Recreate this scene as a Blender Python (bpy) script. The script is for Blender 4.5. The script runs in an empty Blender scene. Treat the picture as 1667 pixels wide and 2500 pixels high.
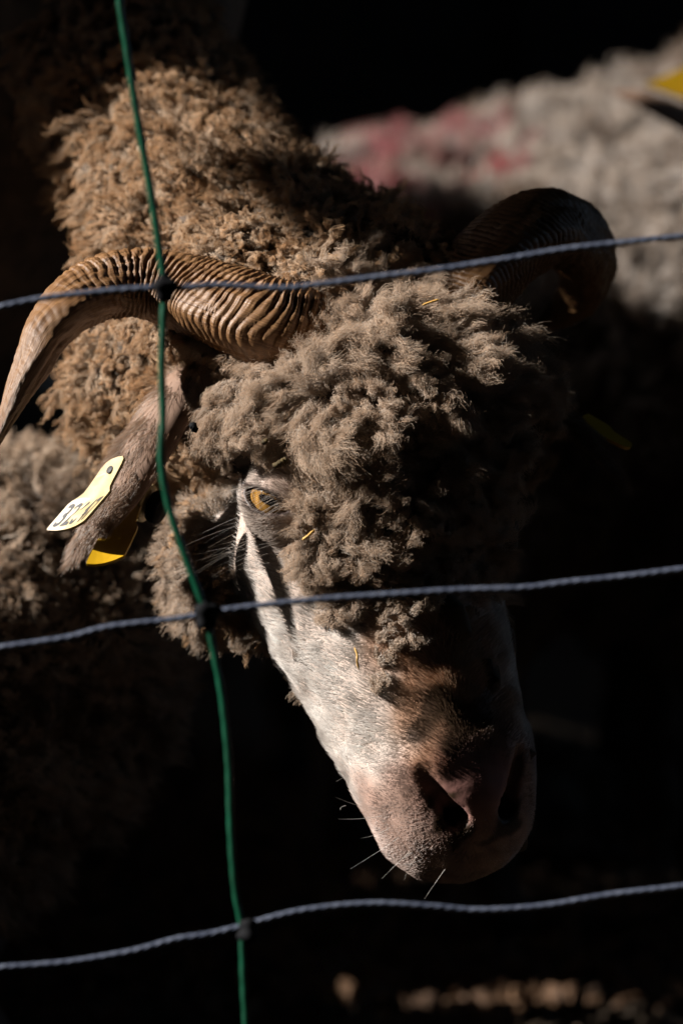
import bpy, math, random
import numpy as np
from mathutils import Vector, Matrix, kdtree

HAIR = True
R = math.radians
rng = np.random.default_rng(7)
scn = bpy.context.scene
col = scn.collection

# ---------------------------------------------------------------- camera
DIST, FH, PITCH = 2.6, 0.5, R(10)            # focus distance, frame height there, look-down angle
FOC = np.array([0.0, 0.0, 0.47])             # focus point in the world
PX = FH / 2500.0                             # metres per photograph pixel at the focus distance
c_fwd = np.array([0, math.cos(PITCH), -math.sin(PITCH)])
c_up = np.array([0, math.sin(PITCH), math.cos(PITCH)])
c_rt = np.array([1.0, 0, 0])
CAM = FOC - c_fwd * DIST
cd = bpy.data.cameras.new('camera'); cam = bpy.data.objects.new('camera', cd); col.objects.link(cam)
cam.location = CAM; cam.rotation_euler = (R(90) - PITCH, 0, 0)
cd.sensor_fit = 'VERTICAL'; cd.sensor_height = 24; cd.lens = 24 * DIST / FH
cd.clip_start = 0.05; cd.clip_end = 2000
cd.dof.use_dof = True; cd.dof.focus_distance = DIST - 0.02; cd.dof.aperture_fstop = 4.5
scn.camera = cam

# ---------------------------------------------------------------- sky, sun, exposure
SUN = np.array([-0.84, -0.038, 0.535]); SUN /= np.linalg.norm(SUN)
w = bpy.data.worlds.new('World'); scn.world = w; w.use_nodes = True
nt = w.node_tree; bg = nt.nodes['Background']
sky = nt.nodes.new('ShaderNodeTexSky'); sky.sky_type = 'NISHITA'; sky.sun_disc = False
sky.sun_elevation = math.asin(SUN[2]); sky.sun_rotation = math.atan2(SUN[0], SUN[1])
nt.links.new(sky.outputs[0], bg.inputs[0]); bg.inputs[1].default_value = 0.05
sl = bpy.data.lights.new('sun', 'SUN'); sl.energy = 5.0; sl.angle = R(0.5); sl.color = (1, 0.965, 0.92)
so = bpy.data.objects.new('sun', sl); col.objects.link(so)
so.rotation_euler = Vector(SUN).to_track_quat('Z', 'Y').to_euler()
scn.view_settings.view_transform = 'Standard'; scn.view_settings.look = 'None'
scn.view_settings.exposure = 1.2; scn.view_settings.gamma = 1.0
scn.cycles_curves.shape = 'THICK'
scn.cycles.max_bounces = 4; scn.cycles.diffuse_bounces = 1; scn.cycles.glossy_bounces = 2; scn.cycles.transmission_bounces = 2; scn.cycles.transparent_max_bounces = 8


# ================================================================ helpers
def P(u, v, d=0.0):
    """photograph pixel at depth d metres behind the focus plane -> world point"""
    k = (DIST + d) / DIST * PX
    return CAM + c_fwd * (DIST + d) + c_rt * ((u - 833.5) * k) + c_up * ((1250 - v) * k)

def norm(a): a = np.asarray(a, float); return a / (np.linalg.norm(a, axis=-1, keepdims=True) + 1e-12)

def tag(o, label=None, cat=None, group=None, kind=None):
    for k, v in (('label', label), ('category', cat), ('group', group), ('kind', kind)):
        if v: o[k] = v
    return o

def empty(name, loc):
    o = bpy.data.objects.new(name, None); o.location = loc; o.empty_display_size = 0.1; col.objects.link(o)
    bpy.context.view_layer.update(); return o

def adopt(o, parent):
    if parent is not None:
        o.parent = parent
        o.matrix_parent_inverse = Matrix.Translation(root_loc(parent)).inverted()
    return o

def root_loc(o):
    l = Vector((0, 0, 0))
    if o.type == 'EMPTY': l = Vector(o.location)
    return l

def mesh_obj(name, verts, faces, mat, parent=None, smooth=True):
    me = bpy.data.meshes.new(name)
    verts = np.asarray(verts, np.float32)
    if isinstance(faces, np.ndarray):
        nf, k = faces.shape
        me.vertices.add(len(verts)); me.vertices.foreach_set('co', verts.ravel())
        me.loops.add(nf * k); me.loops.foreach_set('vertex_index', faces.ravel().astype(np.int32))
        me.polygons.add(nf); me.polygons.foreach_set('loop_start', np.arange(0, nf * k, k, dtype=np.int32))
        me.update(calc_edges=True)
    else:
        me.from_pydata([tuple(map(float, v)) for v in verts], [], faces)
    if smooth: me.polygons.foreach_set('use_smooth', np.ones(len(me.polygons), bool))
    me.update(); me.validate()
    if mat: me.materials.append(mat)
    o = bpy.data.objects.new(name, me); col.objects.link(o)
    return adopt(o, parent)

def hair_obj(name, S, rad, tint, mat, parent):
    """S (N,K,3) strands, rad (N,K), tint (N,3)"""
    N, K, _ = S.shape
    hc = bpy.data.hair_curves.new(name); hc.add_curves([K] * N)
    hc.attributes['position'].data.foreach_set('vector', np.ascontiguousarray(S, np.float32).ravel())
    ra = hc.attributes.get('radius') or hc.attributes.new('radius', 'FLOAT', 'POINT')
    ra.data.foreach_set('value', np.ascontiguousarray(rad, np.float32).ravel())
    t4 = np.ones((N, 4), np.float32); t4[:, :3] = tint
    ta = hc.attributes.new('tint', 'FLOAT_COLOR', 'CURVE'); ta.data.foreach_set('color', t4.ravel())
    hc.materials.append(mat)
    o = bpy.data.objects.new(name, hc); col.objects.link(o)
    return adopt(o, parent)

def catmull(pts, n):
    pts = np.asarray(pts, float); m = len(pts)
    ext = np.vstack([2 * pts[0] - pts[1], pts, 2 * pts[-1] - pts[-2]])
    t = np.linspace(0, m - 1 - 1e-6, n); i = t.astype(int); f = (t - i)[:, None]
    p0, p1, p2, p3 = ext[i], ext[i + 1], ext[i + 2], ext[i + 3]
    return 0.5 * (2 * p1 + (p2 - p0) * f + (2 * p0 - 5 * p1 + 4 * p2 - p3) * f ** 2 + (3 * p1 - p0 - 3 * p2 + p3) * f ** 3)

_nk = {}
def noise(X, scale, seed, n=10):
    key = (seed, n)
    if key not in _nk:
        r = np.random.default_rng(seed); k = norm(r.normal(size=(n, 3))) * r.uniform(0.6, 1.5, (n, 1)); _nk[key] = (k, r.uniform(0, 6.28, n))
    k, ph = _nk[key]
    return np.sin(X @ (k.T * (6.283 / scale)) + ph).sum(-1) / math.sqrt(n / 2)      # about unit variance

def vnoise(X, scale, seed): return np.stack([noise(X, scale, seed + j) for j in range(3)], -1)

def sstep(a, b, x): t = np.clip((x - a) / (b - a), 0, 1); return t * t * (3 - 2 * t)

# ---- signed distance modelling
def smin(a, b, k): h = np.clip(0.5 + 0.5 * (b - a) / k, 0, 1); return b + (a - b) * h - k * h * (1 - h)
def smax(a, b, k): return -smin(-a, -b, k)
def ball(X, c, r): return np.linalg.norm(X - np.asarray(c), axis=-1) - r
def ellip(X, c, r):
    r = np.asarray(r); q = (X - np.asarray(c))
    k0 = np.linalg.norm(q / r, axis=-1); k1 = np.linalg.norm(q / (r * r), axis=-1)
    return k0 * (k0 - 1) / np.maximum(k1, 1e-6)
def cone(X, a, ra, b, rb):
    a = np.asarray(a, float); b = np.asarray(b, float); ab = b - a
    t = np.clip(((X - a) @ ab) / (ab @ ab), 0, 1)
    return np.linalg.norm(X - a - t[..., None] * ab, axis=-1) - (ra + (rb - ra) * t)

def surface(f, lo, hi, h):
    """surface nets of f(points)=0 inside a box; returns verts, quads"""
    lo = np.asarray(lo, float); n = np.ceil((np.asarray(hi) - lo) / h).astype(int) + 1
    ax = [lo[i] + h * np.arange(n[i]) for i in range(3)]
    V = np.empty(n, np.float32)
    for i in range(n[0]):
        g = np.stack(np.meshgrid([ax[0][i]], ax[1], ax[2], indexing='ij'), -1)[0]
        V[i] = f(g)
    ins = V < 0
    cnt = np.zeros(n - 1, np.int8); acc = np.zeros(tuple(n - 1) + (3,), np.float32); ne = np.zeros(n - 1, np.int8)
    offs = [(i, j, k) for i in (0, 1) for j in (0, 1) for k in (0, 1)]
    sl = lambda o: tuple(slice(o[q], n[q] - 1 + o[q]) for q in range(3))
    for o in offs: cnt += ins[sl(o)]
    act = (cnt > 0) & (cnt < 8); idx = np.argwhere(act)
    vals = {o: V[idx[:, 0] + o[0], idx[:, 1] + o[1], idx[:, 2] + o[2]] for o in offs}
    acc = np.zeros((len(idx), 3)); ne = np.zeros(len(idx))
    for o in offs:
        for q in range(3):
            if o[q] == 0:
                p = list(o); p[q] = 1; p = tuple(p); a, b = vals[o], vals[p]
                m = (a < 0) != (b < 0); t = np.where(m, a / np.where(m, a - b, 1), 0)
                pt = np.tile(np.array(o, float), (len(idx), 1)); pt[:, q] += t
                acc += pt * m[:, None]; ne += m
    verts = lo + h * (idx + acc / ne[:, None])
    vid = -np.ones(n - 1, np.int64); vid[act] = np.arange(len(idx))
    quads = []
    for q in range(3):
        a1, a2 = (q + 1) % 3, (q + 2) % 3
        s0 = [slice(1, n[i] - 1) for i in range(3)]; s1 = list(s0); s0[q] = slice(0, n[q] - 1); s1[q] = slice(1, n[q])
        A, B = ins[tuple(s0)], ins[tuple(s1)]; e = np.argwhere(A != B)
        base = e.copy(); base[:, a1] += 1; base[:, a2] += 1
        def at(d1, d2):
            k = base.copy(); k[:, a1] -= d1; k[:, a2] -= d2; return vid[k[:, 0], k[:, 1], k[:, 2]]
        Q = np.stack([at(1, 1), at(0, 1), at(0, 0), at(1, 0)], 1)
        flip = ~A[tuple(e.T)]; Q[flip] = Q[flip][:, ::-1]; quads.append(Q)
    Q = np.vstack(quads); Q = Q[(Q >= 0).all(1)]
    return verts, Q

def sample(verts, quads, n, wfun=None, seed=0):
    """random points on a quad mesh: positions, normals"""
    r = np.random.default_rng(seed)
    T = np.vstack([quads[:, [0, 1, 2]], quads[:, [0, 2, 3]]])
    A, B, C = verts[T[:, 0]], verts[T[:, 1]], verts[T[:, 2]]
    N = np.cross(B - A, C - A); ar = np.linalg.norm(N, axis=1)
    wt = ar.copy()
    if wfun is not None: wt *= wfun((A + B + C) / 3, N / (ar[:, None] + 1e-12))
    # smooth vertex normals
    vn = np.zeros_like(verts); [np.add.at(vn, T[:, q], N) for q in range(3)]; vn = norm(vn)
    i = r.choice(len(T), n, p=wt / wt.sum()); a = np.sqrt(r.random((n, 1))); b = r.random((n, 1))
    w0, w1, w2 = 1 - a, a * (1 - b), a * b
    return A[i] * w0 + B[i] * w1 + C[i] * w2, norm(vn[T[i, 0]] * w0 + vn[T[i, 1]] * w1 + vn[T[i, 2]] * w2)

def thin(X, cell, seed=0):
    k = np.floor(X / cell + np.random.default_rng(seed).random(3)).astype(np.int64)
    _, i = np.unique(k @ np.array([73856093, 19349663, 83492791]), return_index=True); return i

def frame(D):
    t = np.where(np.abs(D[:, 2:3]) < 0.9, np.array([[0, 0, 1.0]]), np.array([[1.0, 0, 0]]))
    a = norm(np.cross(t, D)); return a, np.cross(D, a)

def locks(X, D, L, R0, F, K=9, clump=0.75, curl=0.0015, cfreq=1.5, crimp=0.0005, kfreq=6, bend=None, rad=1.2e-4, tuft=0.0, tuft_cell=0.02, wild=0.1, seed=1):
    """X,D (n,3) lock roots and directions, L (n) lengths -> strands, radii, lock index"""
    r = np.random.default_rng(seed); n = len(X)
    tip = X + D * L[:, None]
    if tuft > 0:
        ci = thin(tip, tuft_cell, seed); kd = kdtree.KDTree(len(ci))
        for j, q in enumerate(ci): kd.insert(tip[q], j)
        kd.balance()
        near = np.array([kd.find(p)[1] for p in tip])
        tip = tip + (tip[ci][near] - tip) * tuft * r.uniform(0.5, 1.2, (n, 1))
    t = np.linspace(0, 1, K)
    A, B = frame(D)
    ph = r.uniform(0, 6.283, (n, 1)); cs = r.uniform(0.5, 1.5, (n, 1)) * np.sign(r.normal(size=(n, 1)))
    fr = cfreq * r.uniform(0.7, 1.3, (n, 1))
    base = X[:, None] + (D * L[:, None])[:, None] * t[None, :, None] * 1.0
    base = base + (tip - X - D * L[:, None])[:, None] * (t ** 1.6)[None, :, None]
    if bend is not None: base = base + bend[:, None] * (t ** 2)[None, :, None]
    ang = ph + 6.283 * fr * t[None]
    amp = curl * (t ** 1.2)[None] * np.abs(cs)
    base = base + A[:, None] * (np.cos(ang) * amp)[..., None] + B[:, None] * (np.sin(ang) * amp * np.sign(cs))[..., None]
    li = np.repeat(np.arange(n), F); m = len(li)
    rr = R0 * np.sqrt(r.random(m)); th = r.uniform(0, 6.283, m)
    off = (A[li] * (rr * np.cos(th))[:, None] + B[li] * (rr * np.sin(th))[:, None])
    cl = clump * r.uniform(0.75, 1.1, (m, 1)); prof = 1 - np.clip(cl, 0, 0.97) * (t[None] ** 0.75)
    S = base[li] + off[:, None] * prof[..., None]
    ln = r.uniform(0.65, 1.05, m)
    S = X[li][:, None] + off[:, None] * 0 + (S - X[li][:, None]) * (1 - (1 - ln)[:, None] * t[None] ** 2)[..., None]
    S += (r.normal(size=(m, 1, 3)) * (wild * L[li])[:, None, None]) * (t ** 2)[None, :, None] * 0.35
    k1 = r.uniform(0, 6.283, (m, 1)); kf = kfreq * r.uniform(0.7, 1.4, (m, 1))
    ca = crimp * r.uniform(0.4, 1.3, (m, 1)) * np.minimum(1, 3 * t)[None]
    S += A[li][:, None] * (np.sin(6.283 * kf * t[None] + k1) * ca)[..., None] + B[li][:, None] * (np.cos(6.283 * kf * t[None] * 0.9 + 1.7 * k1) * ca)[..., None]
    rad = rad * r.uniform(0.7, 1.3, (m, 1)) * (1 - 0.55 * t[None] ** 2)
    return S, rad, li

# ---- materials
def mat_new(name):
    m = bpy.data.materials.new(name); m.use_nodes = True; return m, m.node_tree.nodes, m.node_tree.links, m.node_tree.nodes['Principled BSDF']

def mat_plain(name, c1, c2=None, scale=20, rough=0.7, bump=0.0, spec=0.3, stretch=(1, 1, 1), detail=6):
    m, N, L, b = mat_new(name)
    b.inputs['Roughness'].default_value = rough; b.inputs['Specular IOR Level'].default_value = spec
    if c2 is None: b.inputs['Base Color'].default_value = (*c1, 1); return m
    tc = N.new('ShaderNodeTexCoord'); mp = N.new('ShaderNodeMapping'); mp.inputs['Scale'].default_value = stretch
    nz = N.new('ShaderNodeTexNoise'); nz.inputs['Scale'].default_value = scale; nz.inputs['Detail'].default_value = detail
    cr = N.new('ShaderNodeValToRGB'); cr.color_ramp.elements[0].position = 0.35; cr.color_ramp.elements[1].position = 0.65
    cr.color_ramp.elements[0].color = (*c1, 1); cr.color_ramp.elements[1].color = (*c2, 1)
    L.new(tc.outputs['Object'], mp.inputs[0]); L.new(mp.outputs[0], nz.inputs[0]); L.new(nz.outputs[0], cr.inputs[0]); L.new(cr.outputs[0], b.inputs['Base Color'])
    if bump:
        bp = N.new('ShaderNodeBump'); bp.inputs['Strength'].default_value = 0.6; bp.inputs['Distance'].default_value = bump
        L.new(nz.outputs[0], bp.inputs['Height']); L.new(bp.outputs[0], b.inputs['Normal'])
    return m

def mat_hair(name, gloss=0.25, rough=0.45, trans=0.25, tip=0.0):
    m, N, L, b = mat_new(name)
    at = N.new('ShaderNodeAttribute'); at.attribute_name = 'tint'
    b.inputs['Roughness'].default_value = rough; b.inputs['Specular IOR Level'].default_value = gloss
    hi = N.new('ShaderNodeHairInfo'); pw = N.new('ShaderNodeMath'); pw.operation = 'POWER'; pw.inputs[1].default_value = 3.0; L.new(hi.outputs['Intercept'], pw.inputs[0])
    ml = N.new('ShaderNodeMath'); ml.operation = 'MULTIPLY'; ml.inputs[1].default_value = tip; L.new(pw.outputs[0], ml.inputs[0])
    mc = N.new('ShaderNodeMix'); mc.data_type = 'RGBA'; mc.blend_type = 'MULTIPLY'; mc.inputs['B'].default_value = (1.0, 0.72, 0.40, 1); L.new(ml.outputs[0], mc.inputs[0]); L.new(at.outputs['Color'], mc.inputs['A'])
    L.new(mc.outputs['Result'], b.inputs['Base Color'])
    tr = N.new('ShaderNodeBsdfTranslucent'); L.new(mc.outputs['Result'], tr.inputs['Color'])
    mx = N.new('ShaderNodeMixShader'); mx.inputs[0].default_value = trans
    L.new(b.outputs[0], mx.inputs[1]); L.new(tr.outputs[0], mx.inputs[2])
    L.new(mx.outputs[0], N['Material Output'].inputs[0]); return m

M_wool = mat_hair('wool_fibre', 0.2, 0.5, 0.25, 0.25); M_neck = mat_hair('weathered_wool', 0.25, 0.5, 0.25, 0.7)
M_fur = mat_hair('short_fur', 0.5, 0.35, 0.15)
M_under = mat_plain('wool_base', (0.06, 0.045, 0.033), (0.11, 0.08, 0.06), 60, 0.95, 0.002)  # dark tone stands for shade in the gaps between locks
M_dark = mat_plain('black_plastic', (0.006, 0.006, 0.007), rough=0.8, spec=0.1)

def skin_material():
    m, N, L, b = mat_new('face_skin')
    at = N.new('ShaderNodeAttribute'); at.attribute_name = 'tint'
    tc = N.new('ShaderNodeTexCoord'); nz = N.new('ShaderNodeTexNoise'); nz.inputs['Scale'].default_value = 140; nz.inputs['Detail'].default_value = 6
    mx = N.new('ShaderNodeMix'); mx.data_type = 'RGBA'; mx.blend_type = 'MULTIPLY'; mx.inputs[0].default_value = 0.25
    L.new(tc.outputs['Object'], nz.inputs[0]); L.new(at.outputs['Color'], mx.inputs['A']); L.new(nz.outputs[0], mx.inputs['B'])
    L.new(mx.outputs['Result'], b.inputs['Base Color']); b.inputs['Roughness'].default_value = 0.55; b.inputs['Specular IOR Level'].default_value = 0.3
    bp = N.new('ShaderNodeBump'); bp.inputs['Strength'].default_value = 0.35; bp.inputs['Distance'].default_value = 0.0012
    L.new(nz.outputs[0], bp.inputs['Height']); L.new(bp.outputs[0], b.inputs['Normal']); return m
M_skin = skin_material()

# ================================================================ setting: ground, and an added enclosure that shapes the light
gm = mat_plain('soil', (0.055, 0.038, 0.025), (0.10, 0.07, 0.045), 30, 0.95, 0.01)
def ground_sheet():
    n = 130; xs = np.linspace(-1, 1, n); k = np.sign(xs) * (np.abs(xs) * 1.2 + np.abs(xs) ** 7 * 240)
    g = np.stack(np.meshgrid(k, k, indexing='ij'), -1).reshape(-1, 2); z = np.zeros(len(g))
    X = np.column_stack([g, z]); X[:, 1] += 0.6
    near = np.exp(-((np.hypot(g[:, 0], g[:, 1])) / 2.5) ** 2)
    X[:, 2] = near * (0.010 * noise(X, 0.25, 3) + 0.006 * noise(X, 0.09, 4)) - 0.012
    i = np.arange(n * n).reshape(n, n)
    Q = np.stack([i[:-1, :-1], i[1:, :-1], i[1:, 1:], i[:-1, 1:]], -1).reshape(-1, 4)
    return mesh_obj('ground', X, Q, gm)
tag(ground_sheet(), kind='structure')

def box(lo, hi):
    (a, b, c), (d, e, f) = lo, hi
    v = [(a, b, c), (d, b, c), (d, e, c), (a, e, c), (a, b, f), (d, b, f), (d, e, f), (a, e, f)]
    return v, [(3, 2, 1, 0), (4, 5, 6, 7), (0, 1, 5, 4), (1, 2, 6, 5), (2, 3, 7, 6), (3, 0, 4, 7)]

wood = mat_plain('shade_barn_wood', (0.018, 0.015, 0.013), (0.04, 0.032, 0.026), 9, 0.9, 0.003, stretch=(1, 1, 6))
shade_barn = tag(empty('shade_barn', (-2, 1, 0)), 'added dark timber enclosure that shapes the sun and blocks the sky, black behind the sheep', 'shade_barn')
WX = -2.0
def shade_plank(lo, hi): v, f = box(lo, hi); return mesh_obj('shade_plank', v, f, wood, shade_barn, False)
def sun_cut_boards(y0, y1, z0, z1, dx=0.0):          # added unseen left wall, its pieces cut to shape the sunlight
    n = max(1, round((z1 - z0) / 0.19)); h = (z1 - z0) / n
    for i in range(n): shade_plank((WX - 0.03 + dx, y0, z0 + i * h + 0.001), (WX + dx, y1, z0 + (i + 1) * h - 0.001))
SUN_GAP_LO, SUN_GAP_HI = 1.285, 2.2                     # added wall is left open between these heights to form the sun strip
sun_cut_boards(-4.0, 3.6, 0, SUN_GAP_LO); sun_cut_boards(-4.0, 3.6, SUN_GAP_HI, 3.0)
sun_cut_boards(-4.0, -0.43, SUN_GAP_LO, SUN_GAP_HI); sun_cut_boards(1.6, 3.6, SUN_GAP_LO, SUN_GAP_HI)
sun_cut_boards(-0.24, 0.30, SUN_GAP_LO, 1.55, 0.002); sun_cut_boards(0.303, 0.652, SUN_GAP_LO, 1.66, -0.002); sun_cut_boards(0.733, 1.05, SUN_GAP_LO, 1.845, 0.002); sun_cut_boards(1.053, 1.597, SUN_GAP_LO, 1.72, 0.001); sun_cut_boards(0.655, 0.73, 1.42, 1.845, -0.002)  # added lower pieces keep sun off legs, ground and lower bodies
sun_cut_boards(-0.427, -0.223, 2.06, SUN_GAP_HI, -0.001); sun_cut_boards(-0.22, -0.045, 1.935, SUN_GAP_HI, 0.001); sun_cut_boards(-0.042, 0.060, 1.874, SUN_GAP_HI, -0.001); sun_cut_boards(0.063, 0.147, 1.905, SUN_GAP_HI, 0.001); sun_cut_boards(0.15, 0.33, 1.71, SUN_GAP_HI, -0.002)  # added upper pieces throw shade on the upper neck and right horn
for i in range(30): shade_plank((WX + 0.01 + i * 0.22, 3.6 + 0.02 * (i % 2), 0), (WX + 0.01 + (i + 1) * 0.22 + 0.02, 3.63 + 0.02 * (i % 2), 3.0 ))  # added back wall, blocks sky light behind the sheep
v, f = box((WX - 0.3, -4.2, 3.01), (4.8, 3.9, 3.06)); mesh_obj('shade_roof', v, f, wood, shade_barn, False)  # added overhead cover out of view, keeps sky light out
for i in range(16): shade_plank((4.6, -4.0, i * 0.19), (4.63, 3.6 if i < 6 else 0.2, i * 0.19 + 0.186 if i < 15 else 3.0))        # added right wall, opened at the rear for blue sky fill
for i in range(30): shade_plank((WX + 0.01 + i * 0.22, -4.03, 0), (WX + 0.01 + (i + 1) * 0.22 - 0.006, -4.0, 3.0))  # added wall behind the camera, shuts out sky fill
for y in (-3.4, 0.3, 3.45):
    v, f = box((4.4, y, 0), (4.55, y + 0.15, 3.0)); mesh_obj('post', v, f, wood, shade_barn, False)

# ================================================================ the ram
# head frame: x towards the viewer's left cheek, y from poll to muzzle, z out of the face
def cam2w(v): return c_rt * v[0] + c_up * v[1] - c_fwd * v[2]
_a = norm(np.array([0.235, -0.964, 0.15])); _n = np.array([0.375, 0, 0.927]); _n = norm(_n - (_n @ _a) * _a)
_l = np.cross(_n, _a); _l = _l if _l[0] < 0 else -_l
HB = np.stack([cam2w(_l), cam2w(_a), cam2w(_n)])        # rows: world axes of the head
HO = P(1012, 1210, -0.03)
def toH(X): return (X - HO) @ HB.T
def toW(X): return np.asarray(X, float) @ HB + HO
def Hp(u, v, d): return toH(P(u, v, d))

EYE = np.array([0.055, -0.017, -0.036]); EYER = 0.0145
EN = norm(np.array([0.74, 0.08, 0.66]))
_e, _t = HB @ cam2w((0.9, -0.43, 0)), HB @ cam2w((0, 0, 1)); EU = norm(_e - _t * (_e @ EN) / (_t @ EN))      # along the slit, outer to inner corner
EV = np.cross(EN, EU); EV = EV if EV[1] < 0 else -EV     # towards the brow
def mir(p): return np.array([-p[0], p[1], p[2]])

def almond(pu, pv):                          # signed distance to the eye opening, heavy upper lid
    hu, hl, c = 0.0034, 0.0058, 0.0130; ru, rl = (hu * hu + c * c) / (2 * hu), (hl * hl + c * c) / (2 * hl)
    return np.maximum(np.hypot(pu, pv + ru - hu) - ru, np.hypot(pu, pv - rl + hl) - rl)
def lid_dist(H):
    q = np.abs(H * [1, 0, 0]) + H * [0, 1, 1] - EYE; return np.where(q @ EN > 0, almond(q @ EU, q @ EV), 1.0)
HOLLOW = Hp(515, 1215, 0.020)              # bare hollow between ear and eye
STRIP = Hp(642, 1430, 0.004)                  # short-haired strip from the eye to the nose
CHEEK = Hp(585, 1385, 0.085)
def head_sdf(Hx, wool=True):
    X = Hx.copy(); X[..., 0] = np.abs(X[..., 0])          # the head is symmetric
    f = ellip(X, (0, -0.035, -0.06), (0.058, 0.066, 0.054))
    f = smin(f, ball(X, (0.044, -0.019, -0.040), 0.021), 0.02)
    f = smin(f, cone(X, (0, -0.02, -0.042), 0.043, (0, 0.115, -0.040), 0.029), 0.02)
    f = smin(f, cone(X, (0.026, 0.03, -0.068), 0.028, (0.014, 0.125, -0.05), 0.026), 0.035)
    f = smin(f, cone(X, (0.033, 0.005, -0.090), 0.031, (0.004, 0.140, -0.066), 0.021), 0.025)
    f = smin(f, ball(X, CHEEK, 0.034), 0.035)
    f = smin(f, ellip(X, (0, 0.140, -0.043), (0.0392, 0.036, 0.034)), 0.015)
    f = smin(f, ellip(X, (0, 0.156, -0.049), (0.0345, 0.027, 0.031)), 0.012)
    f = smin(f, ball(X, (0.019, 0.128, -0.025), 0.0120), 0.014)      # nostril wing
    f = smin(f, ball(X, (0.0, 0.146, -0.022), 0.012), 0.014)         # nose pad
    f = smax(f, -cone(X, (0.026, 0.131, -0.012), 0.0022, (0.012, 0.154, -0.017), 0.0042), 0.005)
    f = smax(f, -cone(X, (0.012, 0.154, -0.017), 0.0042, (0.010, 0.150, -0.04), 0.004), 0.006)
    f = smax(f, -(np.hypot((X[..., 1] - 0.172 + X[..., 0] * 0.0), (X[..., 2] + 0.075)) - 0.0025), 0.004)   # mouth line
    # eyelids: a bulge with an almond opening
    q = X - EYE
    pu, pv, pn = q @ EU, q @ EV, q @ EN
    lid = np.linalg.norm(q, axis=-1) - (EYER + 0.0032)
    f = smin(f, lid, 0.006)
    f = smin(f, cone(X, EYE + EU * -0.012 + EV * 0.014 - EN * 0.002, 0.007, EYE + EU * 0.012 + EV * 0.014 - EN * 0.004, 0.007), 0.008)   # brow
    al = almond(pu, pv)
    carve = np.maximum(al, -pn)
    f = smax(f, -carve, 0.0018)
    f = smax(f, -(np.linalg.norm(q, axis=-1) - EYER * 0.99), 0.001)
    return f

WOOLC = np.array([-0.011, -0.040, -0.050]); WOOLR = np.array([0.086, 0.063, 0.056])
NECK = [(P(710, 830, 0.085), 0.066), (P(560, 655, 0.15), 0.052), (P(412, 400, 0.24), 0.046), (P(215, 60, 0.36), 0.054), (P(90, -260, 0.50), 0.11)]
NAX = [norm(NECK[i + 1][0] - NECK[i][0]) for i in range(4)]
def neck_sdf(X):
    f = None
    for i in range(4):
        c = cone(X, NECK[i][0], NECK[i][1], NECK[i + 1][0], NECK[i + 1][1]); f = c if f is None else smin(f, c, 0.02)
    f = smin(f, cone(X, P(450, 925, 0.135), 0.052, P(560, 680, 0.17), 0.060), 0.03)      # dewlap below the horn
    f = smin(f, cone(X, P(740, 650, 0.13), 0.034, P(960, 745, 0.085), 0.033), 0.03)      # nape up to the far horn
    s = (X - NECK[0][0]) @ norm(NECK[3][0] - NECK[0][0])
    f = f - 0.0035 * np.sin(s / 0.0042 * 1.0 + 1.5 * noise(X, 0.09, 21)) * sstep(0.03, 0.10, s)      # skin folds
    return f
def wool_sdf(X):
    H = toH(X)
    f = ellip(H, WOOLC, WOOLR)
    f = smin(f, ellip(H, (0, 0.0, -0.036), (0.050, 0.062, 0.036)), 0.03)
    f = smin(f, neck_sdf(X), 0.03)
    f = smin(f, head_sdf(H) + 0.006 * sstep(-0.055, -0.035, H[..., 1]), 0.006)
    A = np.abs(H * [1, 0, 0]) + H * [0, 1, 1]
    f = smax(f, -ball(A, EYE + EN * 0.024 - EV * 0.006, 0.031), 0.01)          # keep the eye clear
    f = smax(f, -ball(A, HOLLOW, 0.026), 0.012)
    return f - 0.0038 * noise(X, 0.035, 5) - 0.0012 * noise(X, 0.014, 6)

# fine head mesh (in head coordinates) and coarser wool-bearing mesh
hv, hq = surface(head_sdf, (-0.105, -0.05, -0.155), (0.105, 0.205, 0.03), 0.0021)
nrm = None
hvW = toW(hv)
if np.linalg.det(HB) < 0: hq = hq[:, ::-1]
wv, wq = surface(wool_sdf, P(60, 1700, 0.0) * [1, 0, 0] + [-0.08, -0.14, 0.30], [0.16, 0.62, 0.86], 0.0045)

# body behind, out of the frame to the upper left
SH = NECK[4][0]
BODY_DIR = norm(np.array([-1.0, 0.0, 0.0]))
def torso_sdf(X):
    c0 = SH + BODY_DIR * 0.10 + np.array([0, 0, -0.12]); c1 = c0 + BODY_DIR * 0.62 + np.array([0, 0, -0.02])
    f = cone(X, c0, 0.19, c1, 0.21)
    f = smin(f, cone(X, NECK[3][0], 0.08, SH + [0, 0, -0.03], 0.13), 0.06)
    sd = np.array([BODY_DIR[1], -BODY_DIR[0], 0])
    for c, yy in ((c0, 0.02), (c1, 0.06)):
        for s in (-1, 1):
            top = c + sd * s * 0.09 + BODY_DIR * yy; kn = np.array([top[0], top[1], 0.30]); ft = np.array([top[0] , top[1], 0.02])
            kn2 = kn + BODY_DIR * (0.03 if c is c1 else -0.01)
            f = smin(f, cone(X, top + [0, 0, -0.08], 0.075, kn2, 0.032), 0.04)
            f = smin(f, cone(X, kn2, 0.030, ft, 0.024), 0.012)
            f = smin(f, cone(X, ft, 0.026, ft - BODY_DIR * 0.03 + [0, 0, -0.005], 0.022), 0.01)
    return f
bv, bq = surface(torso_sdf, SH + [-0.95, -0.35, -SH[2] - 0.05], SH + [0.35, 1.2, 0.25], 0.016)

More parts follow.
